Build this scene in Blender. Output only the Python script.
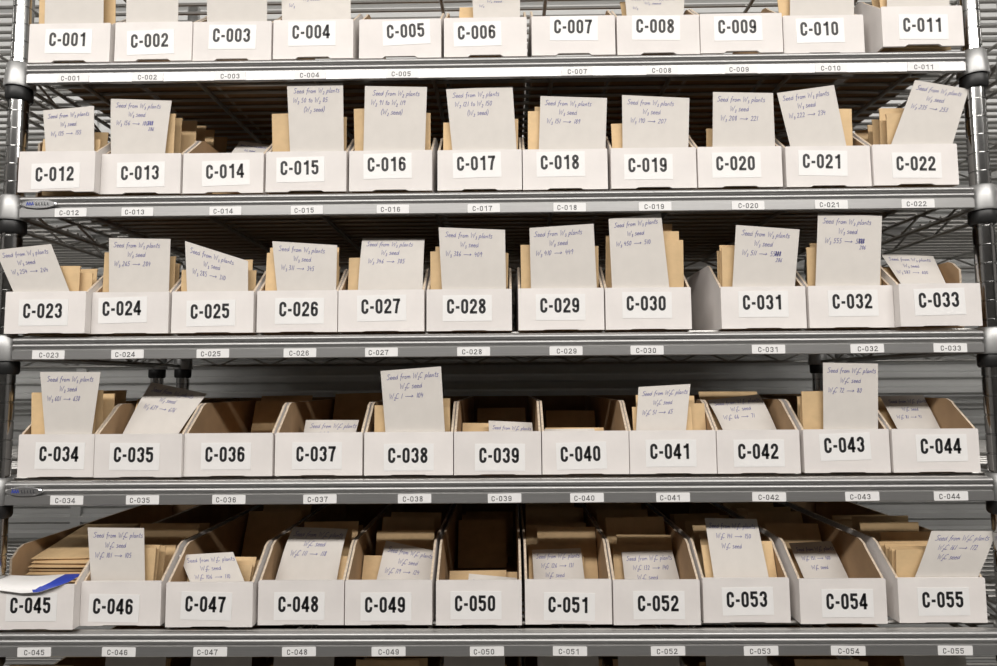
import bpy, math, random
from mathutils import Vector, Matrix
random.seed(7)
SC = bpy.context.scene
COL = SC.collection
for o in list(bpy.data.objects): bpy.data.objects.remove(o)

# ------------------------------------------------------------------ camera
F, PX, PY = 650.7, 498.5, 333.0
CAM = Vector((0.0181, -0.884, 1.1631)); YAW, PIT, ROL = -0.0129, 0.0784, -0.0071
def cam_axes():
    cy, sy, cp, sp = math.cos(YAW), math.sin(YAW), math.cos(PIT), math.sin(PIT)
    f = Vector((sy*cp, cy*cp, sp)); r = Vector((cy, -sy, 0)); u = r.cross(f)
    return r*math.cos(ROL)+u*math.sin(ROL), u*math.cos(ROL)-r*math.sin(ROL), f
CR, CU, CF = cam_axes()
cd = bpy.data.cameras.new('camera'); cam = bpy.data.objects.new('camera', cd); COL.objects.link(cam)
cd.sensor_width = 36; cd.lens = F*36/997; cd.clip_start = 0.02
cam.matrix_world = Matrix(((CR.x, CU.x, -CF.x, CAM.x), (CR.y, CU.y, -CF.y, CAM.y), (CR.z, CU.z, -CF.z, CAM.z), (0, 0, 0, 1)))
SC.camera = cam
def ray(x, y): return CF + CR*((x-PX)/F) - CU*((y-PY)/F)
def hit(x, y, P, n):
    d = ray(x, y); return CAM + d*((P-CAM).dot(n)/d.dot(n))
def hitY(x, y, Y): return hit(x, y, Vector((0, Y, 0)), Vector((0, 1, 0)))

# ------------------------------------------------------------------ light and exposure
w = bpy.data.worlds.new('world'); SC.world = w; w.use_nodes = True
w.node_tree.nodes['Background'].inputs[0].default_value = (.9, .95, 1, 1)
w.node_tree.nodes['Background'].inputs[1].default_value = 0.15
SC.view_settings.view_transform = 'Standard'; SC.view_settings.look = 'None'
SC.view_settings.gamma = 1; SC.view_settings.exposure = -1.2; SC.view_settings.use_curve_mapping = False
LIGHTS = [(-1.22, -1.8), (1.22, -1.8)]      # two ceiling fixtures end to end above the aisle
LZ, LPOW = 2.62, 100
for i, (lx, ly) in enumerate(LIGHTS):
    l = bpy.data.lights.new('fluorescent_light', 'AREA'); l.shape = 'RECTANGLE'; l.size = 2.3; l.size_y = .12
    l.energy = LPOW; l.color = (1, .965, .925)
    o = bpy.data.objects.new('fluorescent_light', l); COL.objects.link(o); o.location = (lx, ly+.02, LZ-.075); o.rotation_euler.x = math.radians(41)   # tilt towards the shelves added to brighten the upper rows, no reflector modelled

# ------------------------------------------------------------------ materials
def mat(name, col, rough=.6, metal=0, noise=0, nscale=40, bump=0, rnd=0, emit=0, stretch=None):
    m = bpy.data.materials.new(name); m.use_nodes = True; nt = m.node_tree; b = nt.nodes['Principled BSDF']
    b.inputs['Roughness'].default_value = rough; b.inputs['Metallic'].default_value = metal
    b.inputs['Base Color'].default_value = (*col, 1)
    src = None
    if noise or bump:
        tc = nt.nodes.new('ShaderNodeTexCoord'); nz = nt.nodes.new('ShaderNodeTexNoise'); nz.inputs['Scale'].default_value = nscale
        nz.inputs['Detail'].default_value = 4
        if stretch:
            mp = nt.nodes.new('ShaderNodeMapping'); mp.inputs['Scale'].default_value = stretch
            nt.links.new(tc.outputs['Object'], mp.inputs[0]); nt.links.new(mp.outputs[0], nz.inputs['Vector'])
        else: nt.links.new(tc.outputs['Object'], nz.inputs['Vector'])
        if bump:
            bp = nt.nodes.new('ShaderNodeBump'); bp.inputs['Strength'].default_value = bump; bp.inputs['Distance'].default_value = .001
            nt.links.new(nz.outputs['Fac'], bp.inputs['Height']); nt.links.new(bp.outputs[0], b.inputs['Normal'])
        if noise:
            mr = nt.nodes.new('ShaderNodeMapRange'); mr.inputs[1].default_value = .3; mr.inputs[2].default_value = .7
            mr.inputs[3].default_value = 1-noise; mr.inputs[4].default_value = 1+noise*.6
            nt.links.new(nz.outputs['Fac'], mr.inputs[0]); src = mr.outputs[0]
    if rnd:
        oi = nt.nodes.new('ShaderNodeObjectInfo'); m2 = nt.nodes.new('ShaderNodeMapRange')
        m2.inputs[3].default_value = 1-rnd; m2.inputs[4].default_value = 1+rnd*.5
        nt.links.new(oi.outputs['Random'], m2.inputs[0])
        if src:
            mm = nt.nodes.new('ShaderNodeMath'); mm.operation = 'MULTIPLY'
            nt.links.new(src, mm.inputs[0]); nt.links.new(m2.outputs[0], mm.inputs[1]); src = mm.outputs[0]
        else: src = m2.outputs[0]
    if src:
        v = nt.nodes.new('ShaderNodeVectorMath'); v.operation = 'SCALE'; v.inputs[0].default_value = col
        nt.links.new(src, v.inputs['Scale']); nt.links.new(v.outputs[0], b.inputs['Base Color'])
    if emit:
        b.inputs['Emission Color'].default_value = (*col, 1); b.inputs['Emission Strength'].default_value = emit
    return m
M = dict(
    board=mat('white_board', (.80, .758, .73), .62, noise=.05, nscale=25, rnd=.05),
    kraft=mat('kraft_board', (.45, .295, .165), .75, noise=.12, nscale=30),
    edge=mat('board_edge', (.62, .51, .39), .8, noise=.25, nscale=300),
    sticker=mat('sticker_paper', (.86, .845, .83), .45, noise=.015, nscale=60),
    ink=mat('black_ink', (.012, .012, .014), .5),
    tagink=mat('grey_print', (.05, .05, .055), .6),
    card=mat('card_stock', (.66, .622, .578), .7, noise=.03, nscale=60, rnd=.04),
    pen=mat('blue_pen', (.13, .13, .33), .6),
    manila=mat('manila_paper', (.71, .50, .27), .7, noise=.1, nscale=45, rnd=.16),
    flap=mat('manila_flap', (.67, .46, .245), .7, noise=.1, nscale=45, rnd=.16),
    tag=mat('tag_paper', (.84, .83, .82), .5),
    chrome=mat('chrome', (.47, .47, .465), .15, 1, noise=.08, nscale=15),
    wire=mat('zinc_wire', (.50, .49, .47), .4, 1),
    holder=mat('label_holder_metal', (.40, .396, .39), .40, .75, noise=.06, nscale=30, stretch=(1, 30, 30)),
    collar=mat('cast_collar', (.40, .40, .395), .45, .8),
    black=mat('black_plastic', (.012, .012, .012), .45),
    badge=mat('badge_silver', (.75, .75, .76), .25, .9), blue=mat('print_blue', (.03, .06, .42), .5),
    wall=mat('painted_metal_panel', (.66, .665, .655), .45, .0, noise=.04, nscale=8),
    wallf=mat('painted_wall', (.30, .29, .28), .7, noise=.04, nscale=6),
    ceil=mat('ceiling_paint', (.85, .85, .84), .8, noise=.02, nscale=10),
    floor=mat('concrete', (.08, .078, .076), .55, noise=.15, nscale=5, bump=.1),
    fixture=mat('white_enamel', (.8, .8, .8), .4), tube=mat('light_diffuser', (1, .96, .9), .5, emit=6),
)

# ------------------------------------------------------------------ mesh helpers
class MB:
    def __init__(s): s.v = []; s.f = []; s.m = []
    def add(s, vs, fs, mi=0):
        b = len(s.v); s.v += [tuple(p) for p in vs]; s.f += [tuple(b+i for i in f) for f in fs]
        s.m += mi if isinstance(mi, list) else [mi]*len(fs)
    def box(s, a, b, mi=0):
        (x0, y0, z0), (x1, y1, z1) = a, b
        s.add([(x0,y0,z0),(x1,y0,z0),(x1,y1,z0),(x0,y1,z0),(x0,y0,z1),(x1,y0,z1),(x1,y1,z1),(x0,y1,z1)],
              [(0,3,2,1),(4,5,6,7),(0,1,5,4),(1,2,6,5),(2,3,7,6),(3,0,4,7)], mi)
    def prism(s, poly, axis, a, b, mi=0, mi_a=None, mi_b=None):
        # poly: 2D points; axis 0: (y,z) extruded in x ; axis 1: (x,z) extruded in y
        n = len(poly)
        mk = (lambda p, t: (t, p[0], p[1])) if axis == 0 else (lambda p, t: (p[0], t, p[1]))
        vs = [mk(p, a) for p in poly]+[mk(p, b) for p in poly]
        fs = [tuple(range(n))[::-1], tuple(range(n, 2*n))]+[(i, (i+1) % n, n+(i+1) % n, n+i) for i in range(n)]
        if axis == 1: fs = [f[::-1] for f in fs]
        s.add(vs, fs, [mi if mi_a is None else mi_a, mi if mi_b is None else mi_b]+[mi]*n)
    def rod(s, p, q, r, n=8, mi=0, r2=None):
        p, q = Vector(p), Vector(q); d = (q-p).normalized(); r2 = r if r2 is None else r2
        u = d.orthogonal().normalized(); v = d.cross(u)
        vs = []
        for c, rr in ((p, r), (q, r2)):
            vs += [c+(u*math.cos(2*math.pi*k/n)+v*math.sin(2*math.pi*k/n))*rr for k in range(n)]
        s.add(vs, [(k, (k+1) % n, n+(k+1) % n, n+k) for k in range(n)]+[tuple(range(n))[::-1], tuple(range(n, 2*n))], mi)
    def lathe(s, prof, n=16, mi=0):
        vs = []
        for r, z in prof: vs += [(r*math.cos(2*math.pi*k/n), r*math.sin(2*math.pi*k/n), z) for k in range(n)]
        fs = []
        for j in range(len(prof)-1):
            for k in range(n): fs.append((j*n+k, j*n+(k+1) % n, (j+1)*n+(k+1) % n, (j+1)*n+k))
        fs += [tuple(range(n))[::-1], tuple(range((len(prof)-1)*n, len(prof)*n))]
        s.add(vs, fs, mi)
    def mesh(s, name, mats, smooth=False):
        me = bpy.data.meshes.new(name); me.from_pydata(s.v, [], s.f); me.validate()
        for m in (mats if isinstance(mats, (list, tuple)) else [mats]): me.materials.append(M[m])
        if len(s.m) == len(me.polygons): me.polygons.foreach_set('material_index', s.m)
        if smooth:
            me.polygons.foreach_set('use_smooth', [True]*len(me.polygons))
            try: me.set_sharp_from_angle(angle=math.radians(41))
            except Exception: pass
        me.update(); return me
def link(name, me, parent=None, loc=None):
    o = bpy.data.objects.new(name, me); COL.objects.link(o)
    if parent is not None: o.parent = parent
    if loc is not None: o.location = loc
    return o
def tag(o, label, cat, group=None):
    o['label'] = label; o['category'] = cat
    if group: o['group'] = group
    return o
def struct(name, mb, m):
    o = link(name, mb.mesh(name, m)); o['kind'] = 'structure'; return o
def ribbon(mb, pts, wid, closed, T, mi=0):
    # flat stroke along 2D points, mapped to 3D by T(x, y)
    n = len(pts); L = []; R_ = []
    for i in range(n):
        if closed: a, b = pts[i-1], pts[(i+1) % n]
        else: a, b = pts[max(i-1, 0)], pts[min(i+1, n-1)]
        p = pts[i]
        d1 = Vector((p[0]-a[0], p[1]-a[1])); d2 = Vector((b[0]-p[0], b[1]-p[1]))
        if d1.length < 1e-9: d1 = d2
        if d2.length < 1e-9: d2 = d1
        d1.normalize(); d2.normalize(); t = d1+d2
        if t.length < 1e-6: t = d1.copy()
        t.normalize(); c = max(.5, t.dot(d1)); nn = Vector((-t.y, t.x))*(wid/2/c)
        L.append(T(p[0]+nn.x, p[1]+nn.y)); R_.append(T(p[0]-nn.x, p[1]-nn.y))
    m = n if closed else n-1
    mb.add(L+R_, [(i, n+i, n+(i+1) % n, (i+1) % n) for i in range(m)], mi)

# ------------------------------------------------------------------ printed condensed lettering
def arc(cx, cy, rx, ry, a0, a1, n=7):
    return [(cx+rx*math.cos(math.radians(a0+(a1-a0)*i/n)), cy+ry*math.sin(math.radians(a0+(a1-a0)*i/n))) for i in range(n+1)]
SW = .172; a_ = SW/2; XR = .46-a_; CX = .23; RX = .23-a_; RY = .17; TP = 1-a_-RY+.0; BT = a_+RY
GL = {
 '0': [(arc(CX, TP, RX, RY, 0, 180)+arc(CX, BT, RX, RY, 180, 360), 1)],
 'C': [([(XR, .64)]+arc(CX, TP, RX, RY, 0, 180)+arc(CX, BT, RX, RY, 180, 360)+[(XR, .36)], 0)],
 '-': [([(.0, .43), (.24, .43)], 0)],
 '1': [([(.30, 0), (.30, 1)], 0), ([(.28, .88), (.19, .79), (.06, .77)], 0)],
 '2': [([(a_, .66)]+arc(CX, TP, RX, RY, 180, 0)+[(XR, .66), (XR-.03, .55), (a_+.03, .22), (a_, .10)], 0), ([(0, a_), (.46, a_)], 0)],
 '3': [([(a_, .70)]+arc(CX, TP, RX, RY, 180, 0)+[(XR, .66), (XR-.03, .57), (.24, .52)], 0), ([(.24, .52), (XR-.03, .47), (XR, .38)]+arc(CX, BT, RX, RY, 0, -180)+[(a_, .30)], 0)],
 '4': [([(.32, 0), (.32, 1)], 0), ([(.30, .93), (.03, .30)], 0), ([(0, .27), (.47, .27)], 0)],
 '5': [([(.43, 1-a_), (.09, 1-a_), (.075, .53)], 0), ([(.075, .53)]+arc(CX, .50, RX, .12, 140, 0, 5)+[(XR, .40)]+arc(CX, BT, RX, RY, 0, -180)+[(a_, .30)], 0)],
 '6': [([(XR, .72)]+arc(CX, TP, RX, RY, 0, 180)+arc(CX, BT, RX, RY, 180, 360)+[(XR, .42)]+arc(CX, .44, RX, .13, 0, 170, 5), 0)],
 '7': [([(0, 1-a_), (.46, 1-a_)], 0), ([(.38, .93), (.26, .55), (.19, 0)], 0)],
 '8': [(arc(CX, .76, RX-.01, .165, -90, 270, 14), 1), (arc(CX, .285, RX, .21, 90, 450, 14), 1)],
 '9': [([(a_, .28)]+arc(CX, BT, RX, RY, 180, 360)+arc(CX, TP, RX, RY, 0, 180)+[(a_, .58)]+arc(CX, .56, RX, .13, 180, 350, 5), 0)],
}
def text_mesh(txt, name, height, width, sw, m, depth=0):
    adv = {'-': .34}; tot = sum(adv.get(c, .56) for c in txt)-.10
    kx = width/tot; mb = MB(); x = 0
    for c in txt:
        for pts, cl in GL[c]:
            pp = [((x+p[0])*kx-width/2, p[1]*height-height/2) for p in pts]
            ribbon(mb, pp, sw*height, cl, lambda a, b: (a, 0, b))
        x += adv.get(c, .56)
    return mb.mesh(name, m)

# ------------------------------------------------------------------ the room
YW = .67
def room():
    mb = MB(); mb.box((-3, -3.7, -.1), (3, YW+.1, 0)); struct('floor', mb, 'floor')
    mb = MB(); mb.box((-3, -3.7, 2.75), (3, YW+.1, 2.85)); struct('ceiling', mb, 'ceil')
    mb = MB(); mb.box((-3.1, -3.7, 0), (-3, YW+.1, 2.75)); struct('wall_left', mb, 'wallf')
    mb = MB(); mb.box((3, -3.7, 0), (3.1, YW+.1, 2.75)); struct('wall_right', mb, 'wallf')
    mb = MB(); mb.box((-3, -3.8, 0), (3, -3.7, 2.75)); struct('wall_front', mb, 'wallf')
    # back wall: sheet metal with horizontal ribs
    p = .036; prof = []
    z = 0
    while z < 2.75-p:
        prof += [(YW, z), (YW, z+.015), (YW-.010, z+.020), (YW-.010, z+.031)]; z += p
    prof += [(YW, z), (YW, 2.75)]
    vs = [(-3, y, z) for y, z in prof]+[(3, y, z) for y, z in prof]; n = len(prof)
    mb = MB(); mb.add(vs, [(i, n+i, n+i+1, i+1) for i in range(n-1)])
    mb.box((-3, YW+.002, 0), (3, YW+.1, 2.75)); struct('wall_back', mb, 'wall')
    for i, x in enumerate((-1.0,)):
        mb = MB(); mb.box((x-.012, YW-.009, 0), (x+.012, YW+.001, 2.75)); struct('trim_%d' % (i+1), mb, 'wall')
room()
def fixtures():
    for i, (lx, ly) in enumerate(LIGHTS):
        r = link('ceiling_light', None, None, (lx, ly, 2.75))
        tag(r, 'white fluorescent batten light on the ceiling above the aisle', 'ceiling light', 'aisle ceiling lights')
        mb = MB(); mb.prism([(-.09, 0), (-.06, -.07), (.06, -.07), (.09, 0)], 0, -1.19, 1.19); link('housing', mb.mesh('housing', 'fixture'), r, (0, 0, LZ-2.62))
        mb = MB()
        for y in (-.03, .03): mb.rod((-1.15, y, -.088), (1.15, y, -.088), .013, 10)
        link('tube', mb.mesh('tube', 'tube', True), r)
fixtures()

# ------------------------------------------------------------------ shelving
HW, DP = .67, .49            # half width and depth between post centres
YS = -.016                   # front face of the label strips
ZB = [1.7765, 1.5855, 1.3948, 1.2000, 1.0072, .8132, .6200]     # lower edge of each shelf's label strip
DECK = .0355
def build_unit_meshes():
    g = {}
    # post with a groove every inch
    mb = MB(); pr = [(.0127, .05)]; z = .0762
    while z < 1.98:
        pr += [(.0127, z-.0012), (.0116, z-.0005), (.0116, z+.0005), (.0127, z+.0012)]; z += .0254
    pr += [(.0127, 2.0), (.010, 2.004)]
    mb.lathe(pr, 16); g['post'] = mb.mesh('post', 'chrome', True)
    mb = MB(); mb.lathe([(.014, 0), (.014, .018), (.006, .022), (.006, .045), (.012, .05)], 12); g['foot'] = mb.mesh('levelling_foot', 'chrome', True)
    # perimeter frame: two rods all round plus a zigzag truss
    mb = MB(); x1, y0, y1 = HW-.022, .0, DP
    for z, r in ((.0285, .0032), (.006, .0032)):
        mb.rod((-x1, y1, z), (x1, y1, z), r); mb.rod((-x1, y0-.006, z), (x1, y0-.006, z), r)
        for s in (-1, 1): mb.rod((s*HW, y0+.02, z), (s*HW, y1-.02, z), r)
    n = 24
    for i in range(n):
        a, b = -x1+2*x1*i/n, -x1+2*x1*(i+1)/n
        mb.rod((a, y1, .006 if i % 2 else .0285), (b, y1, .0285 if i % 2 else .006), .002, 6)
    n = 8
    for s in (-1, 1):
        for i in range(n):
            a, b = .02+(DP-.04)*i/n, .02+(DP-.04)*(i+1)/n
            mb.rod((s*HW, a, .006 if i % 2 else .0285), (s*HW, b, .0285 if i % 2 else .006), .002, 6)
    g['shelf'] = mb.mesh('shelf', 'wire', True)
    mb = MB(); mb.rod((-HW, 0, DECK-.003), (HW, 0, DECK-.003), .003, 8); g['deck_wire'] = mb.mesh('deck_wire', 'wire', True)
    mb = MB(); mb.rod((0, -.004, DECK-.009), (0, DP, DECK-.009), .0032, 8); g['cross_bar'] = mb.mesh('cross_bar', 'wire', True)
    # label holder: flat strip, groove, two rounded ridges
    pf = [(YS+.005, 0), (YS+.001, 0), (YS, .001), (YS, .0128), (YS+.0025, .0134), (YS+.0025, .0150)]
    for cz, rr in ((.0186, .0034), (.0262, .0036)):
        pf += [(YS+.003-rr*math.cos(math.radians(t)), cz+rr*math.sin(math.radians(t))) for t in (-75, -45, -15, 15, 45, 75)]
        pf += [(YS+.004, cz+rr+.0004)]
    pf += [(YS+.007, .0306), (YS+.007, 0.002)]
    mb = MB(); mb.prism(pf, 0, -HW+.021, HW-.021); g['label_holder'] = mb.mesh('label_holder', 'holder', True)
    mb = MB(); mb.lathe([(.0148, .0345), (.0168, .032), (.0178, .018), (.0196, .002), (.0190, -.001)], 20); g['collar'] = mb.mesh('collar', 'collar', True)
    mb = MB(); mb.lathe([(.0160, -.001), (.0168, -.003), (.0168, -.016), (.0150, -.019)], 20); g['sleeve'] = mb.mesh('sleeve', 'black', True)
    # oval maker's badge
    mb = MB(); n = 24
    ring = lambda k, y: [(.025*k*math.cos(2*math.pi*i/n), y, .0062*k*math.sin(2*math.pi*i/n)) for i in range(n)]
    vs = ring(1, 0)+ring(1, -.0014)+ring(.9, -.0022)
    mb.add(vs, [((i+1) % n, i, n+i, n+(i+1) % n) for i in range(n)]+[(n+(i+1) % n, n+i, 2*n+i, 2*n+(i+1) % n) for i in range(n)]+[tuple(range(3*n-1, 2*n-1, -1))])
    T = lambda a, b: (a, -.0025, b)
    for k in range(3):      # blue mark, then worn dark letters
        ribbon(mb, [(-.016+k*.0034, -.0018), (-.0148+k*.0034, .0024), (-.0132+k*.0034, -.0016)], .0011, 0, T, 1)
    for k in range(5):
        ribbon(mb, [(-.003+k*.004, .0022), (-.003+k*.004, -.0016), (-.0008+k*.004, -.0014)], .0009, 0, T, 2)
    g['badge'] = mb.mesh('maker_badge', ['badge', 'blue', 'tagink'])
    return g
G = build_unit_meshes()
def unit(x0, label, badges=()):
    r = link('wire_shelving_unit', None, None, (x0, 0, 0)); tag(r, label, 'shelving')
    for sx in (-HW, HW):
        for y in (0, DP):
            p = link('post', G['post'], r, (sx, y, 0)); link('levelling_foot', G['foot'], p)
    for i, z in enumerate(ZB):
        s = link('shelf', G['shelf'], r, (0, 0, z))
        for k in range(19): link('deck_wire', G['deck_wire'], s, (0, .012+k*.0258, 0))
        for k in range(8): link('cross_bar', G['cross_bar'], s, (-HW+.06+k*(2*HW-.12)/7, 0, 0))
        link('label_holder', G['label_holder'], s)
        for sx in (-HW, HW):
            for y in (0, DP):
                link('collar', G['collar'], s, (sx, y, 0)); link('sleeve', G['sleeve'], s, (sx, y, 0))
        for bi, px, py in badges:
            if bi == i:
                p = hitY(px, py, YS-.004); b = link('maker_badge', G['badge'], s, (p.x-x0, YS-.0005, .0185)); b['label'] = 'silver oval badge with blue mark'
unit(0, 'chrome wire shelving unit holding the rows of numbered boxes', [(2, 37.5, 204), (4, 23, 490)])
unit(-2*HW-.055, 'empty chrome wire shelving unit standing beside the end of boxes C-001, C-012 and C-023')
unit(2*HW+.055, 'empty chrome wire shelving unit standing beside the end of boxes C-011, C-022 and C-033')

# ------------------------------------------------------------------ boxes: pixel left and right of each front face, per row
BX = {1: [(28.4,109.5),(114.5,191.5),(192.7,271),(273,353),(359,441),(444,527),(532,615.5),(617.5,700),(701,783.3),(784.3,865),(883.5,965)],
      2: [(17.6,94),(99,180),(182.5,263),(265.5,346),(349,432),(437.5,522),(523,608),(611.5,697),(698.6,783),(787,872),(874.6,959.5)],
      3: [(4,84.6),(86,168),(171,253),(256.5,337),(338,424),(426.5,512),(518.6,604.5),(606,692),(722,807),(810,895),(897.5,983)],
      4: [(17,93),(93.5,181),(183,272),(274.6,362),(364,453),(454,541.5),(542.5,629.5),(630.3,717),(718,801),(805,891),(894,981)],
      5: [(-13,72.6),(74,160),(165,252),(257.5,343.6),(344.7,432),(436,522),(525.4,612.4),(614,701),(704,791),(801,888),(900,988)]}
YBOT = {1: 52, 2: 188, 3: 330, 4: 475, 5: 627}
# printed label: text centre pixel and turn in degrees
LB = {1: [(68.8,40.2,-1),(150.6,41.3,2),(232.5,36,-1),(312,32.6,.5),(406.5,31.6,3),(477.5,33,1.5),(573.8,27,-1),(655.8,22,-1.5),(738,27.4,0),(820,29.5,.5),(923.3,25.7,-1)],
      2: [(55.7,175.4,1.5),(141,173.5,1),(226,172,2),(300.5,168.5,1),(387.6,165,1),(477,164,1.5),(560.7,163,.5),(648.4,165.7,0),(736.3,164,0),(822.8,162,-2),(916.6,164.2,-1)],
      3: [(43.7,311.5,0),(122.8,309,1.5),(211,312,1),(299.6,309.8,0),(381.7,307,1),(467.3,307,0),(560.6,306,0),(647,304,-.5),(763.3,303,0),(853,302,.5),(939.6,300.6,1.5)],
      4: [(60,454.6,-1),(134.6,455.4,-1),(226,455,0),(317,454.6,0),(408.8,456,0),(500,456,-.5),(581.4,454.5,1.5),(671,452,0),(759,452,0),(845,445.6,2),(941.5,446.7,.5)],
      5: [(31.5,606,0),(114,607,-1.5),(206.4,604.8,-2),(299.3,604.8,0),(386,605.4,0),(476,604,0),(569.4,607,-1.5),(659,604,0),(747.7,600,1),(847.5,602,0),(943.5,600.3,.5)]}
TG = {1: [(73.4,78.2),(147.6,78.4),(230,75.5),(310,72),(402,69.5),None,(577,67.3),(662.6,66.6),(741.5,67.3),(831,67.3),(923.5,66.8)],
      2: [(70.8,213),(137.6,212),(225.6,210),(307,208),(393,206),(483.8,206),(569.6,205),(655,205),(748,206),(831.3,206),(918,206)],
      3: [(48.6,354),(127.6,354),(213,353),(300,353),(381.5,352),(473.6,351),(566,350),(647,349),(768.4,348),(867,347),(950,346)],
      4: [(67,498),(142.7,498),(229,498),(320,499),(414.6,501),(504.6,500),(587,500),(673,497),(769,495),(862,494),(950.6,492)],
      5: [(34.5,649),(119,650),(210.3,652),(299,653),(388.6,654),(487,654),(570,653),(668,652),(761,650),(848,649),(955,648)]}
H1, H2, TH, BL = .0572, .0960, .003, .465
YF = {}; 
YOFF = {10: .006, 35: -.006, 47: -.005, 45: -.003, 53: .006, 55: .004, 12: .003}
def box_mesh(wd, nh=.0012, cl=0, cr=0):
    mb = MB(); h = wd/2; t = TH
    nw = .021          # notch in the lower edge of the front
    poly = [(-h, 0), (-nw-.004, 0), (-nw, nh), (nw, nh), (nw+.004, 0), (h, 0), (h, H1-.001), (h-.0012, H1), (-h+.0012, H1), (-h, H1-.001)]
    mb.prism(poly, 1, 0, t, 0, 0, 1)
    full = [(t, H1-.002), (.0065, H1+.002), (.040, H2-.010), (.046, H2-.004), (.056, H2), (BL, H2), (BL, 0)]
    def side(cut):         # a box standing in front of a corner post has its side wall cut round the post
        if not cut: return [(t, 0)]+full
        return [(cut, 0), (cut, H1+.002+(cut-.0065)/.0335*(H2-.012-H1))]+full[2:]
    mb.prism(side(cl), 0, -h, -h+t, 2, 0, 1); mb.prism(side(cr), 0, h-t, h, 2, 1, 0)
    mb.box((-h+t, BL-t, 0), (h-t, BL, H2), 1)
    mb.box((-h+t, max(.012, cl, cr), .0008), (h-t, BL-t, .0026), 1)
    return mb.mesh('bin_box_body', ['board', 'kraft', 'edge'])
BOXES = {}
def num(row, i): return (row-1)*11+i+1
stk = {}
def build_boxes():
    mb = MB(); sw, sh = .0335, .0178
    mb.prism([(-sw, -sh), (sw, -sh), (sw, sh), (-sw, sh)], 1, -.0003, 0); sm = mb.mesh('label_sticker', 'sticker')
    for row in range(1, 6):
        prev = -9
        for i, (xl, xr) in enumerate(BX[row]):
            n = num(row, i); code = 'C-%03d' % n
            yf = -.005+YOFF.get(n, random.uniform(-.0015, .002)); z = ZB[row]+DECK
            X0, X1 = hitY(xl, YBOT[row], yf).x, hitY(xr, YBOT[row], yf).x
            cl, cr = (.034 if X0 < -HW+.0135 else 0), (.034 if X1 > HW-.0135 else 0)
            if cl or cr:
                yf = -.0178; X0, X1 = hitY(xl, YBOT[row], yf).x, hitY(xr, YBOT[row], yf).x
            X0 = max(X0, prev+.0006); prev = X1
            r = link('bin_box', None, None, ((X0+X1)/2, yf, z))
            tag(r, 'white open cardboard bin box printed %s' % code, 'box', 'numbered bin boxes')
            link('body', box_mesh(X1-X0, .0028 if row == 1 else .0018 if row == 2 else .0008, cl, cr), r)
            tx, ty, rot = LB[row][i]; p = hitY(tx, ty, yf)
            # keep the height a fraction of the face actually built
            zc = min(max(p.z-z, .024), H1-.017)
            s = link('label_sticker', sm, r, (p.x-(X0+X1)/2, -.0001, zc-.0015)); s.rotation_euler.y = math.radians(-rot*.8)
            s['label'] = 'white sticker printed %s' % code
            link('lettering', text_mesh(code, 'lettering', .0203, .0530, SW, 'ink'), s, (-.0012, -.0005, .0025))
            BOXES[n] = dict(x0=X0, x1=X1, yf=yf, z=z, row=row)
build_boxes()
def build_tags():
    mb = MB(); mb.prism([(-.0215, -.0058), (.0215, -.0058), (.022, -.0050), (.022, .0052), (.021, .0060), (-.021, .0060), (-.022, .0052), (-.022, -.0050)], 1, -.0004, 0); tm = mb.mesh('shelf_tag', 'tag')
    for row in range(1, 6):
        for i, t in enumerate(TG[row]):
            if not t: continue
            n = num(row, i); p = hitY(t[0], t[1], YS)
            o = link('shelf_tag', tm, None, (p.x, YS-.0001, ZB[row]+.0068)); o.rotation_euler.y = math.radians(random.uniform(-.8, .8))
            tag(o, 'small white paper shelf tag printed C-%03d in the label strip' % n, 'shelf tag', 'shelf tags')
            link('lettering', text_mesh('C-%03d' % n, 'lettering', .0070, .027, .13, 'tagink'), o, (random.uniform(-.004, .001), -.0006, -.0004))
build_tags()

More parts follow.
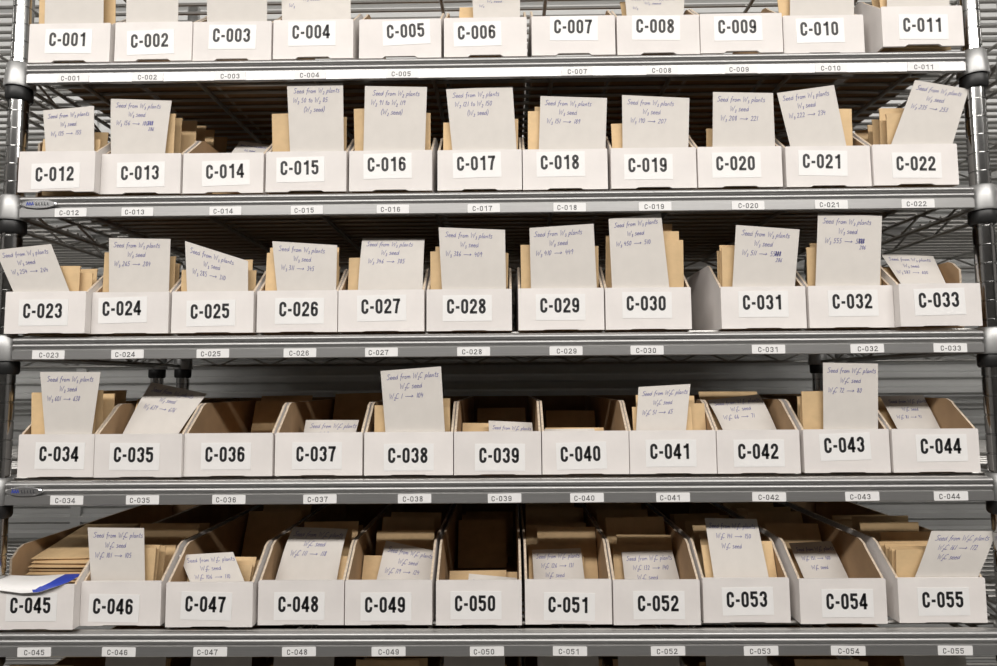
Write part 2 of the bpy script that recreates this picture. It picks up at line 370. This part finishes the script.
# ------------------------------------------------------------------ handwriting (single strokes, slanted)
HG = {
 'S': (.6, [[(.55,.9),(.4,1),(.2,.95),(.12,.78),(.3,.58),(.46,.4),(.42,.12),(.2,0),(0,.1)]]),
 'e': (.45, [[(.03,.25),(.36,.3),(.34,.46),(.2,.52),(.06,.4),(.04,.15),(.16,.0),(.42,.08)]]),
 'd': (.5, [[(.38,.45),(.2,.5),(.04,.3),(.06,.06),(.2,0),(.36,.2),(.44,1),(.4,.1),(.5,.04)]]),
 'f': (.42, [[(.45,.92),(.34,1),(.24,.85),(.2,.3),(.14,-.3)],[(.05,.5),(.36,.54)]]),
 'r': (.38, [[(.05,.48),(.1,.0),(.12,.3),(.22,.48),(.36,.46)]]),
 'o': (.45, [[(.2,.5),(.05,.3),(.1,.03),(.28,.02),(.38,.25),(.3,.48),(.2,.5)]]),
 'm': (.7, [[(.04,.48),(.06,0),(.12,.36),(.24,.48),(.3,.3),(.3,0),(.36,.36),(.48,.48),(.56,.3),(.58,.02)]]),
 'W': (.85, [[(.02,1),(.14,0),(.38,.72),(.52,0),(.82,1.02)]]),
 'p': (.48, [[(.1,.5),(.02,-.4)],[(.1,.4),(.28,.52),(.38,.34),(.28,.06),(.08,.06)]]),
 'l': (.25, [[(.18,1),(.08,.05),(.2,.0)]]),
 'a': (.48, [[(.36,.46),(.18,.5),(.04,.26),(.1,.02),(.26,.06),(.37,.46),(.36,.08),(.46,.02)]]),
 'n': (.48, [[(.05,.48),(.07,0),(.14,.36),(.28,.48),(.36,.32),(.38,.02)]]),
 't': (.36, [[(.22,.9),(.14,.1),(.28,.02)],[(.0,.58),(.34,.62)]]),
 's': (.44, [[(.38,.5),(.2,.58),(.08,.46),(.18,.32),(.34,.2),(.28,.02),(.0,.0)]]),
 'C': (.6, [[(.55,.85),(.36,1),(.1,.75),(.04,.3),(.2,0),(.52,.14)]]),
 '(': (.3, [[(.26,1.1),(.08,.7),(.06,.25),(.2,-.2)]]), ')': (.3, [[(.06,1.1),(.22,.7),(.2,.25),(.02,-.2)]]),
 '>': (1.7, [[(.1,.32),(.5,.35),(1.0,.31),(1.5,.35)],[(1.3,.55),(1.55,.35),(1.28,.14)]]),
 ' ': (.36, []),
 '0': (.5, [[(.22,.9),(.05,.6),(.07,.15),(.22,0),(.38,.3),(.36,.75),(.22,.9)]]),
 '1': (.3, [[(.2,.92),(.12,.0)]]),
 '2': (.5, [[(.06,.7),(.2,.9),(.36,.76),(.3,.45),(.02,.0),(.42,.04)]]),
 '3': (.46, [[(.06,.85),(.26,.9),(.34,.7),(.16,.5),(.36,.32),(.26,.04),(.02,.06)]]),
 '4': (.5, [[(.12,.9),(.04,.42),(.42,.44)],[(.34,.72),(.28,-.02)]]),
 '5': (.5, [[(.42,.9),(.12,.88),(.1,.52),(.34,.5),(.36,.14),(.18,0),(.02,.08)]]),
 '6': (.46, [[(.34,.9),(.1,.5),(.08,.1),(.24,0),(.36,.2),(.26,.4),(.1,.3)]]),
 '7': (.46, [[(.04,.88),(.4,.9),(.16,0)]]),
 '8': (.46, [[(.34,.8),(.16,.9),(.08,.7),(.34,.3),(.24,.02),(.06,.2),(.34,.8)]]),
 '9': (.46, [[(.36,.7),(.2,.9),(.06,.68),(.16,.48),(.36,.7),(.26,0)]]),
}
def write(mb, txt, x, y, h, T, wid=.00062):
    # x, y in metres from the top-left of the card; '_' makes the next sign a small subscript
    sub = False
    for c in txt:
        if c == '_': sub = True; continue
        k = h*(.62 if sub else 1); oy = -.30*h if sub else 0
        a, st = HG[c]
        for pts in st:
            pp = [(x+(p[0]+.18*p[1])*k+random.uniform(-.03, .03)*k, y+oy+p[1]*k) for p in pts]
            ribbon(mb, pp, wid, False, T)
        x += a*k*1.06; sub = False
    return x

# ------------------------------------------------------------------ cards: TL TR BR BL pixels, lean back (deg), curl (m)
CD = {
 1: [((46,-42),(104,-42),(103.4,23),(44.6,23),-3,0)],
 2: [((127,-40),(179,-40),(178,25),(126,25),-3,0)],
 3: [((207,-44),(267,-44),(267,20),(207,20),-3,0)],
 4: [((281,-14),(350,-14),(351,17),(282,17),14,.006)],
 6: [((472,-8),(520,-8),(520,11),(473,11),28,.004)],
 8: [((625,-6),(685,-6),(684,7),(626,7),28,.004)],
 10: [((790,-44),(854,-44),(854,14),(790,14),7,0)],
 11: [((887,-46),(949,-46),(949.5,11.5),(887,11.5),7,0)],
 12: [((43,110.4),(94,106),(95.5,154),(46,156),2,0)], 13: [((110,98),(171,100),(165,153.5),(111,154),2,.002)],
 14: [((240,141),(270,145),(268,152),(232,152),40,0)],
 15: [((287,84.5),(343,83),(344.5,149),(290,151),-3,0)], 16: [((365,86),(427,87),(425,147),(363.5,149),-3,0)],
 17: [((446,89),(512.5,86),(517.6,145),(452,146.7),-1,.001)], 18: [((540.5,96),(607,98),(605.6,145),(539,146),2,0)],
 19: [((622,95),(689.4,98),(688.4,145),(622.6,145.6),2,0)], 20: [((713,92),(773,93),(775,144),(712.6,144),-3,0)],
 21: [((777,93),(834,85),(846,144),(790,145),-1,0)], 22: [((915,80),(969,89),(952,146),(890.6,146),-1,0)],
 23: [((-5,250),(51,244),(70,291),(13,291),0,0)], 24: [((109,238),(170.5,239),(169,289.5),(109,290),2,0)],
 25: [((185,241),(248,261),(248,289),(187,290),2,0)], 26: [((272,241),(337,245),(337.5,290),(277,289.5),2,.001)],
 27: [((361.5,236.6),(424,237),(423,288.5),(358,289),9,.006)], 28: [((438.5,227),(505,229.5),(506,288),(442,288.5),-1,.002)],
 29: [((529.5,228),(593.6,223.7),(596.7,286),(531,287),-3,0)], 30: [((608.6,219),(661,213.4),(669,284.4),(612,286),-3,0)],
 31: [((736,225),(799.6,229.5),(795,284),(732.7,283),-3,0)], 32: [((818,213.4),(882,216),(880,282),(815.6,282.6),-3,0)],
 33: [((881,254),(933,256),(945,281.6),(899.5,281.6),36,0)],
 34: [((40,372),(100.6,372),(92,432),(45,433.6),-3,0)], 35: [((150,381),(206,392.6),(179.5,432),(123,433),24,.004)],
 37: [((306,420),(359,420),(356,432),(303.5,433.6),30,0)], 38: [((380.5,371),(441,366.4),(445,433.6),(385.6,433.6),-3,0)],
 39: [((488.6,420.6),(532,422.6),(533,433),(489,433),30,0)], 40: [((544,429),(594,428.5),(596,433),(545,433),35,0)],
 41: [((638.6,387),(690.4,384),(686,430),(636,431),8,0)], 42: [((708,398),(760,392),(775,426),(722,428),33,.006)],
 43: [((823,362.6),(878,363.6),(878,426),(823.4,426),-3,0)], 44: [((880,396),(923,395),(940,425),(896,426),34,0)],
 46: [((87.7,527.5),(144,528),(145,583),(91,583),7,0)], 47: [((179,555),(233,552),(245.6,584.5),(191,584),26,0)],
 48: [((291,526),(346,528),(336,584),(274.6,582),18,.012)], 49: [((386,540.5),(436,551),(429,584),(376,582),22,0)],
 50: [((469,573.6),(517,578),(517,583),(468,583),35,0)], 51: [((532,549.7),(580.7,548),(585,583),(534,582.8),24,0)],
 52: [((621.6,552),(672,550),(680,581),(625,582),24,0)], 53: [((704.7,518),(756.6,519),(769,578.7),(714,578.7),18,0)],
 54: [((789,543),(831,541),(848.7,576),(804,578),30,0)], 55: [((933,531.6),(998,531.6),(978.6,576),(911,576),-2,.003)],
}
NUMS = {12:'135 > 155',13:'156 > 180',18:'151 > 189',19:'190 > 207',20:'208 > 221',21:'222 > 234',22:'235 > 253',23:'254 > 264',24:'265 > 284',25:'285 > 310',26:'311 > 345',27:'346 > 385',28:'386 > 409',29:'410 > 449',30:'450 > 510',31:'511 > 554',32:'555 > 586',33:'587 > 600',34:'601 > 638',35:'639 > 676',
 38:'1 > 104',37:'21 > 40',39:'41 > 46',40:'47 > 50',41:'51 > 65',42:'66 > 71',43:'72 > 80',44:'81 > 91',46:'101 > 105',47:'106 > 110',48:'111 > 118',49:'119 > 124',50:'125',51:'126 > 131',52:'132 > 140',53:'141 > 150',54:'151 > 160',55:'161 > 172'}
def card_lines(n):
    if n in (15, 16, 17):
        return [('Seed from W_2 plants', .08), ('W_2 %s to W_2 %s' % {15: ('50', '85'), 16: ('91', '119'), 17: ('121', '150')}[n], .08), ('(W_2 seed)', .24)]
    g = 'W_3' if n < 36 else 'W_2C'
    k = NUMS.get(n, '')
    if n in (51, 52, 53, 54, 55): return [('Seed from %s plants' % g, .05), ('%s %s' % (g, k), .14), ('%s seed' % g, .22)]
    return [('Seed from %s plants' % g, .06), ('%s seed' % g, .28), ('%s %s' % (g, k), .08)]
PLANE = {}
BACK = {35: .022, 42: .03, 48: .03, 33: .01, 14: .025, 37: .05, 39: .05, 40: .04, 44: .045, 47: .012, 49: .06, 50: .06, 51: .075, 52: .075, 54: .075}   # cards set further back in their box
def lean_plane(n, lean, hidden=.03):
    b = BOXES[n]; a = math.radians(lean)
    P = Vector((0, b['yf']+TH+(.0035+math.tan(a)*hidden if lean > 0 else .0012), b['z']+H1)); up = Vector((0, math.sin(a), math.cos(a))); nr = Vector((0, -math.cos(a), math.sin(a)))
    return P, up, nr
def sheet(mb, S, nu, nv, nr, th, mi=0):
    vs = [S(i/nu, j/nv) for j in range(nv+1) for i in range(nu+1)]
    bk = [v-nr*th for v in vs]; m = len(vs); k = nu+1; fs = []
    for j in range(nv):
        for i in range(nu):
            a = j*k+i; fs += [(a, a+k, a+k+1, a+1), (m+a, m+a+1, m+a+k+1, m+a+k)]
    for i in range(nu): fs += [(i, i+1, m+i+1, m+i), (nv*k+i+1, nv*k+i, m+nv*k+i, m+nv*k+i+1)]
    for j in range(nv): fs += [(j*k+k, j*k, m+j*k, m+j*k+k), (j*k+nu, (j+1)*k+nu, m+(j+1)*k+nu, m+j*k+nu)]
    mb.add(vs+bk, fs, mi)
def make_card(n, spec, label, group, lines, floor_z=None):
    TL, TR, BR, BLp, lean, curl = spec[:6]; back = BACK.get(n, 0)
    hid = .052 if lean < 12 else .030
    P, up, nr = lean_plane(n, lean, hid); P.y += back; b = BOXES[n]
    q = [hit(x, y, P, nr) for x, y in (TL, TR, BR, BLp)]
    # extend below the lip down to its hidden end
    zend = b['z']+H1-hid+.002
    def ext(t, bt): return t+(bt-t)*((t.z-zend)/(t.z-bt.z))
    lo, hi = b['x0']+TH+.001, b['x1']-TH-.001
    bl, br = ext(q[0], q[3]), ext(q[1], q[2])
    bl.x = min(max(bl.x, lo), hi-.02); br.x = max(min(br.x, hi), lo+.02)
    L = ((q[0]-bl).length+(q[1]-br).length)/2; Wd = (q[1]-q[0]).length
    def S(u, s, off=0):
        p = (q[0]*(1-u)+q[1]*u)*(1-s)+(bl*(1-u)+br*u)*s
        c = max(0, 1-s*2.2)
        return p-nr*(curl*c*c)+nr*off
    c = (bl+br)/2
    mb = MB(); sheet(mb, S, 4, 12, nr, .0004); mb.v = [tuple(Vector(v)-c) for v in mb.v]
    o = link('index_card', mb.mesh('index_card', 'card', True), None, c); tag(o, label, 'card', group)
    if lines:
        mb = MB(); T = lambda x, y: S(x/Wd, -y/L, .0003)-c
        for k, (txt, fx) in enumerate(lines):
            y = -(.0130+k*.0132)
            if txt: write(mb, txt, fx*Wd+random.uniform(0, .004), y, .0072*min(1, Wd/.08), T)
        if n in (13, 31, 32):      # number struck out and corrected below
            for k in range(3): write(mb, '888', .64*Wd, -.0375-.0008*k, .0058, T)
            write(mb, '286', .66*Wd, -.047, .0058, T)
        if mb.v:
            h = link('handwriting', mb.mesh('handwriting', 'pen'), o); h['label'] = 'blue pen handwriting'
    PLANE[n] = (P, up, nr)
    return o
def cards():
    for n, specs in CD.items():
        for sp in specs:
            make_card(n, sp, 'off-white handwritten card standing in bin box C-%03d' % n if n > 11 else 'off-white card standing in bin box C-%03d' % n, 'cards in the boxes', card_lines(n))
cards()

# ------------------------------------------------------------------ envelopes
EW, EH, ET = .086, .128, .003
def env_meshes():
    mb = MB(); nx, nz = 4, 5; fr = []; bk = []
    for j in range(nz+1):
        for i in range(nx+1):
            u, v = i/nx, j/nz; pf = 4*u*(1-u)*min(1, 2.2*(1-v)+.25)*(.4+.6*min(1, 4*v))
            x, z = (u-.5)*EW, v*EH
            fr.append((x, -.0004-.0012*pf, z)); bk.append((x, .0004+.0012*pf, z))
    m = len(fr); k = nx+1; fs = []
    for j in range(nz):
        for i in range(nx):
            a = j*k+i; fs += [(a, a+1, a+k+1, a+k), (m+a, m+a+k, m+a+k+1, m+a+1)]
    for i in range(nx): fs += [(i+1, i, m+i, m+i+1), (nz*k+i, nz*k+i+1, m+nz*k+i+1, m+nz*k+i)]
    for j in range(nz): fs += [(j*k, j*k+k, m+j*k+k, m+j*k), (j*k+k+nx, j*k+nx, m+j*k+nx, m+j*k+k+nx)]
    mb.add(fr+bk, fs); body = mb.mesh('seed_envelope', 'manila', True)
    mb = MB(); mb.prism([(-EW/2, EH), (-EW/2+.001, EH-.010), (-EW/2+.012, EH-.024), (EW/2-.012, EH-.024), (EW/2-.001, EH-.010), (EW/2, EH)], 1, .0017, .0022)
    return body, mb.mesh('flap', 'flap')
EB, EF = env_meshes()
NENV = 0
def envelope(n, xc, P, up, nr, top, wd, tilt, label=None, group=None, name='seed_envelope'):
    """stands on the box floor in the plane (P, up, nr); top = world height of its upper edge"""
    global NENV
    b = BOXES[n]; z0 = b['z']+.004
    h = (top-z0)/up.z
    if h < .02: return
    h = min(h, .158)
    base = P+up*((z0-P.z)/up.z)
    if h > .14:                      # a normal packet resting on others
        z0 += (h-.14)*up.z; base = P+up*((z0-P.z)/up.z); h = .14
    t = math.radians(tilt); lo, hi = b['x0']+TH+.001, b['x1']-TH-.001
    half = wd/2*math.cos(t)
    # stay between the walls up to the wall height
    for zz in (0, min(h, .10)):
        x = xc+zz*math.sin(t)
        xc += max(0, lo-(x-half))-max(0, (x+half)-hi)
    o = link(name, EB); ax = Vector((1, 0, 0))*math.cos(t)-up*math.sin(t); az = up*math.cos(t)+Vector((1, 0, 0))*math.sin(t); ay = -nr
    sx, sz = wd/EW, h/EH
    lift = abs(math.sin(t))*wd/2
    o.matrix_world = Matrix(((ax.x*sx, ay.x, az.x*sz, xc), (ax.y*sx, ay.y, az.y*sz, base.y+up.y*lift), (ax.z*sx, ay.z, az.z*sz, base.z+up.z*lift), (0, 0, 0, 1)))
    tag(o, label or 'tan manila seed envelope standing in bin box C-%03d' % n, 'envelope', group or 'envelopes in bin box C-%03d' % n)
    f = link('flap', EF, o); NENV += 1
    return o
# visible packets: side, pixel x of the showing edge, pixel y of the top
EN = {
 1: [('L',37,-18),('R',124,-8)], 4: [('L',279,4)], 6: [('L',459,8)], 8: [('L',620,2)], 10: [('L',776,-14),('R',858,-14)], 11: [('L',876,-18),('R',957,-14),('L',870,-8)],
 12: [('L',60,140)], 13: [('R',176,114),('R',182,118,.02),('R',196,121,.05),('R',204,126,.08),('R',213,130,.11),('R',226,137,.16)], 15: [('L',272,114),('R',351,117)], 16: [('L',351.5,109),('R',437,113)], 17: [('L',443,123),('R',519.5,119)], 18: [('L',527,112),('L',533,108)], 19: [('L',610,124),('R',694,133)], 20: [('R',785,116)], 21: [('R',850,109)], 22: [('L',886,113.6),('L',890,109,.012),('L',877,120,.03),('L',870,125,.05),('L',864,130,.075)],
 23: [('R',80,266),('R',94,273)], 24: [('L',95,252.6),('R',177,257)], 25: [('L',181,270),('R',257,271)], 26: [('L',260,254),('R',342,248),('L',270,248)], 27: [('L',350,258),('L',356,262)], 28: [('L',429,251.6),('R',511.5,253),('L',435,247)], 29: [('L',518.6,245),('R',600,246)], 30: [('R',683,240),('R',680,232),('R',671,224),('L',601,237)], 31: [('L',722,248),('L',718,246),('L',714,251)], 32: [('L',802,247.5),('R',883,262),('L',809,244)], 33: [('R',952,268)],
 34: [('L',32,392.6),('R',108,391,.015),('R',116,394,.04),('R',128,391,.07)], 36: [], 38: [('L',374,406),('R',453,408)], 39: [('L',462,424)], 40: [('L',545,428)], 41: [('L',632,407),('R',708,403.5)], 42: [('R',778,420)], 43: [('L',801,391.6),('L',796,398)], 44: [('R',941,408)],
 46: [('L',82,548),('R',158,545),('R',166,546,.025),('R',177,546,.05),('R',188,548,.08)], 47: [('L',170,566),('R',256,557),('R',260,560)], 48: [('R',347,556)], 49: [('L',357,556.5),('L',366,557)], 50: [('L',450,571),('R',517,572)], 51: [('L',528,545),('R',596,527)], 52: [('L',612,545),('R',670,535)], 53: [('L',702,545),('R',788,541)], 54: [('L',786,556),('R',840,560)], 55: [('L',890,551),('L',886,549),('L',888,548),('L',882,547),('L',884,545),('L',878,544),('L',880,542)],
}
FILL = {36: 2, 37: 2, 50: 3, 51: 6, 52: 6, 53: 6, 54: 6, 55: 5, 48: 3, 49: 3, 46: 2, 14: 3}
FILL.update({i: 0 for i in range(1, 12)})
ORD = 'first second third fourth fifth sixth seventh eighth ninth tenth eleventh twelfth'.split()
def env_label(n, k):
    return 'tan manila seed envelope, %s packet behind the %s in bin box C-%03d' % (ORD[k], 'card' if n in CD else 'front lip', n)
def envelopes():
    for n in range(1, 56):
        if n == 45: continue
        b = BOXES[n]
        P, up, nr = PLANE.get(n, lean_plane(n, 24, .05))
        lean = math.degrees(math.asin(up.y))
        if lean > 26:                 # packets behind a steeply leaning card: start further back, stand steeper
            P0, up, nr = lean_plane(n, 26, .05); P = Vector((0, max(P0.y, P.y+.012), P.z))
        k = 0; cnt = 0; dep = 0
        cardback = .007
        for side, px, py, *dd in EN.get(n, []):
            if dd: dep = dd[0]
            else: dep = k*.0068
            Q = P-nr*(cardback+dep)
            p = hit(px, py, Q, nr); wd = random.uniform(.080, .088)
            xc = p.x+wd/2 if side == 'L' else p.x-wd/2
            c0 = NENV; envelope(n, xc, Q, up, nr, p.z, wd, random.uniform(-1.2, 1.2), env_label(n, cnt)); k += 1; cnt += NENV-c0
        for j in range(FILL.get(n, 1 if b['row'] < 5 else 2)):
            Q = P-nr*(cardback+max(k*.0068, dep)+.012+j*random.uniform(.030, .04))
            if n in (36, 37, 39, 40, 47, 50): Q.y += .14
            if Q.y > b['yf']+BL-.06: break
            xc = random.uniform(b['x0']+.05, b['x1']-.05)
            hh = random.uniform(.092, .108) if n not in (39, 40, 50) else random.uniform(.070, .08)
            c0 = NENV; envelope(n, xc, Q, up, nr, b['z']+hh, random.uniform(.082, .09), random.uniform(-1.5, 1.5), env_label(n, cnt)); cnt += NENV-c0
envelopes()

# ------------------------------------------------------------------ box C-045: packets lying fanned, leaflet over the lip
def pile():
    n = 45; b = BOXES[n]; xm = (b['x0']+b['x1'])/2
    for k in range(15):
        a = math.radians(81); t = math.radians(random.uniform(-4, 4)); wd = random.uniform(.082, .088); h = random.uniform(.12, .13)
        o = link('seed_envelope', EB); o.scale = (wd/EW, 1, h/EH)
        o.rotation_euler = (-a, 0, t)
        o.location = (xm+random.uniform(-.004, .004), b['yf']+.028+k*.0016+random.uniform(0, .008), b['z']+.006+k*.0050)
        tag(o, 'tan manila seed envelope, %s from the top of the flat pile in box C-045' % (ORD+['thirteenth', 'fourteenth', 'fifteenth', 'sixteenth', 'seventeenth'])[14-k], 'envelope', 'flat pile of envelopes in bin box C-045')
        link('flap', EF, o)
    # leaflet: white sheet with a blue corner, drooping over the front lip
    xa, xb = hitY(-8, 583, b['yf']).x, hitY(72, 583, b['yf']).x-.004
    zl = b['z']+H1; c = Vector(((xa+xb)/2, b['yf'], zl))
    rows = [(.03, .004, 0, 1), (.014, .0035, 0, 1), (.001, .0016, 0, .985), (-.004, -.0012, 0, .90), (-.006, -.0042, .12, .79), (-.007, -.0075, .44, .66)]
    nu = 48; vs = []; fs = []; mi = []
    for y, z, u0, u1 in rows:
        for i in range(nu+1):
            u = u0+(u1-u0)*i/nu; vs.append(Vector((xa+(xb-xa)*u, b['yf']+y, zl+z-.0012*math.sin(u*5)))-c)
    k = nu+1
    for j in range(len(rows)-1):
        for i in range(nu):
            q = j*k+i; fs.append((q, q+k, q+k+1, q+1)); u0, u1 = rows[j][2:]; mi.append(1 if u0+(u1-u0)*(i+.5)/nu > (.76, .76, .735, .66, .56)[j] else 0)
    m = len(vs); vs2 = [v+Vector((0, .0002, -.0004)) for v in vs]
    allf = fs+[tuple(m+t for t in f[::-1]) for f in fs]
    mb = MB(); mb.add(vs+vs2, allf, mi+[0]*len(fs))
    o = link('leaflet', mb.mesh('leaflet', ['sticker', 'blue'], True), None, c); tag(o, 'white paper leaflet with a blue corner hanging over the front of bin box C-045', 'leaflet')
pile()

# ------------------------------------------------------------------ the row under the last shelf
def lower_row():
    for i, (xl, xr) in enumerate(BX[5]):
        src = BOXES[45+i]; n = 56+i; z = ZB[6]+DECK; t = 'C-%03d' % (45+i)
        r = link('bin_box', None, None, ((src['x0']+src['x1'])/2, src['yf'], z))
        tag(r, 'white open cardboard bin box on the shelf below shelf tag %s' % t, 'box', 'bin boxes below the last tagged shelf')
        cut = .034 if src['yf'] < -.0177 else 0
        link('body', box_mesh(src['x1']-src['x0'], .0008, cut if i == 0 else 0, cut if i == 10 else 0), r)
        BOXES[n] = dict(src, z=z, row=6)
        P, up, nr = lean_plane(n, 9, .052); PLANE[n] = (P, up, nr)
        off = random.uniform(-.008, .008); cx = (src['x0']+src['x1'])/2+off
        if i not in (0, 4, 9):
            q = P+up*.088; c = Vector((cx, P.y-.008, z+.005)); wv = .041; lo = P-up*.051
            S = lambda u, s: Vector((cx+(u-.5)*2*wv, q.y*(1-s)+lo.y*s, q.z*(1-s)+lo.z*s))
            mb = MB(); sheet(mb, S, 2, 4, nr, .0004); mb.v = [tuple(Vector(v)-c) for v in mb.v]
            o = link('index_card', mb.mesh('index_card', 'card', True), None, c)
            tag(o, 'off-white card standing in the bin box below shelf tag %s' % t, 'card', 'cards in the lowest boxes')
        for k in range(2):
            Q = P-nr*(.007+k*.008)
            envelope(n, cx+random.uniform(-.012, .012), Q, up, nr, z+.130+random.uniform(-.01, .006), .086, random.uniform(-1.5, 1.5), 'tan manila seed envelope, %s packet in the bin box below shelf tag %s' % (ORD[k], t), 'envelopes below shelf tag %s' % t)
lower_row()
print('envelopes', NENV)
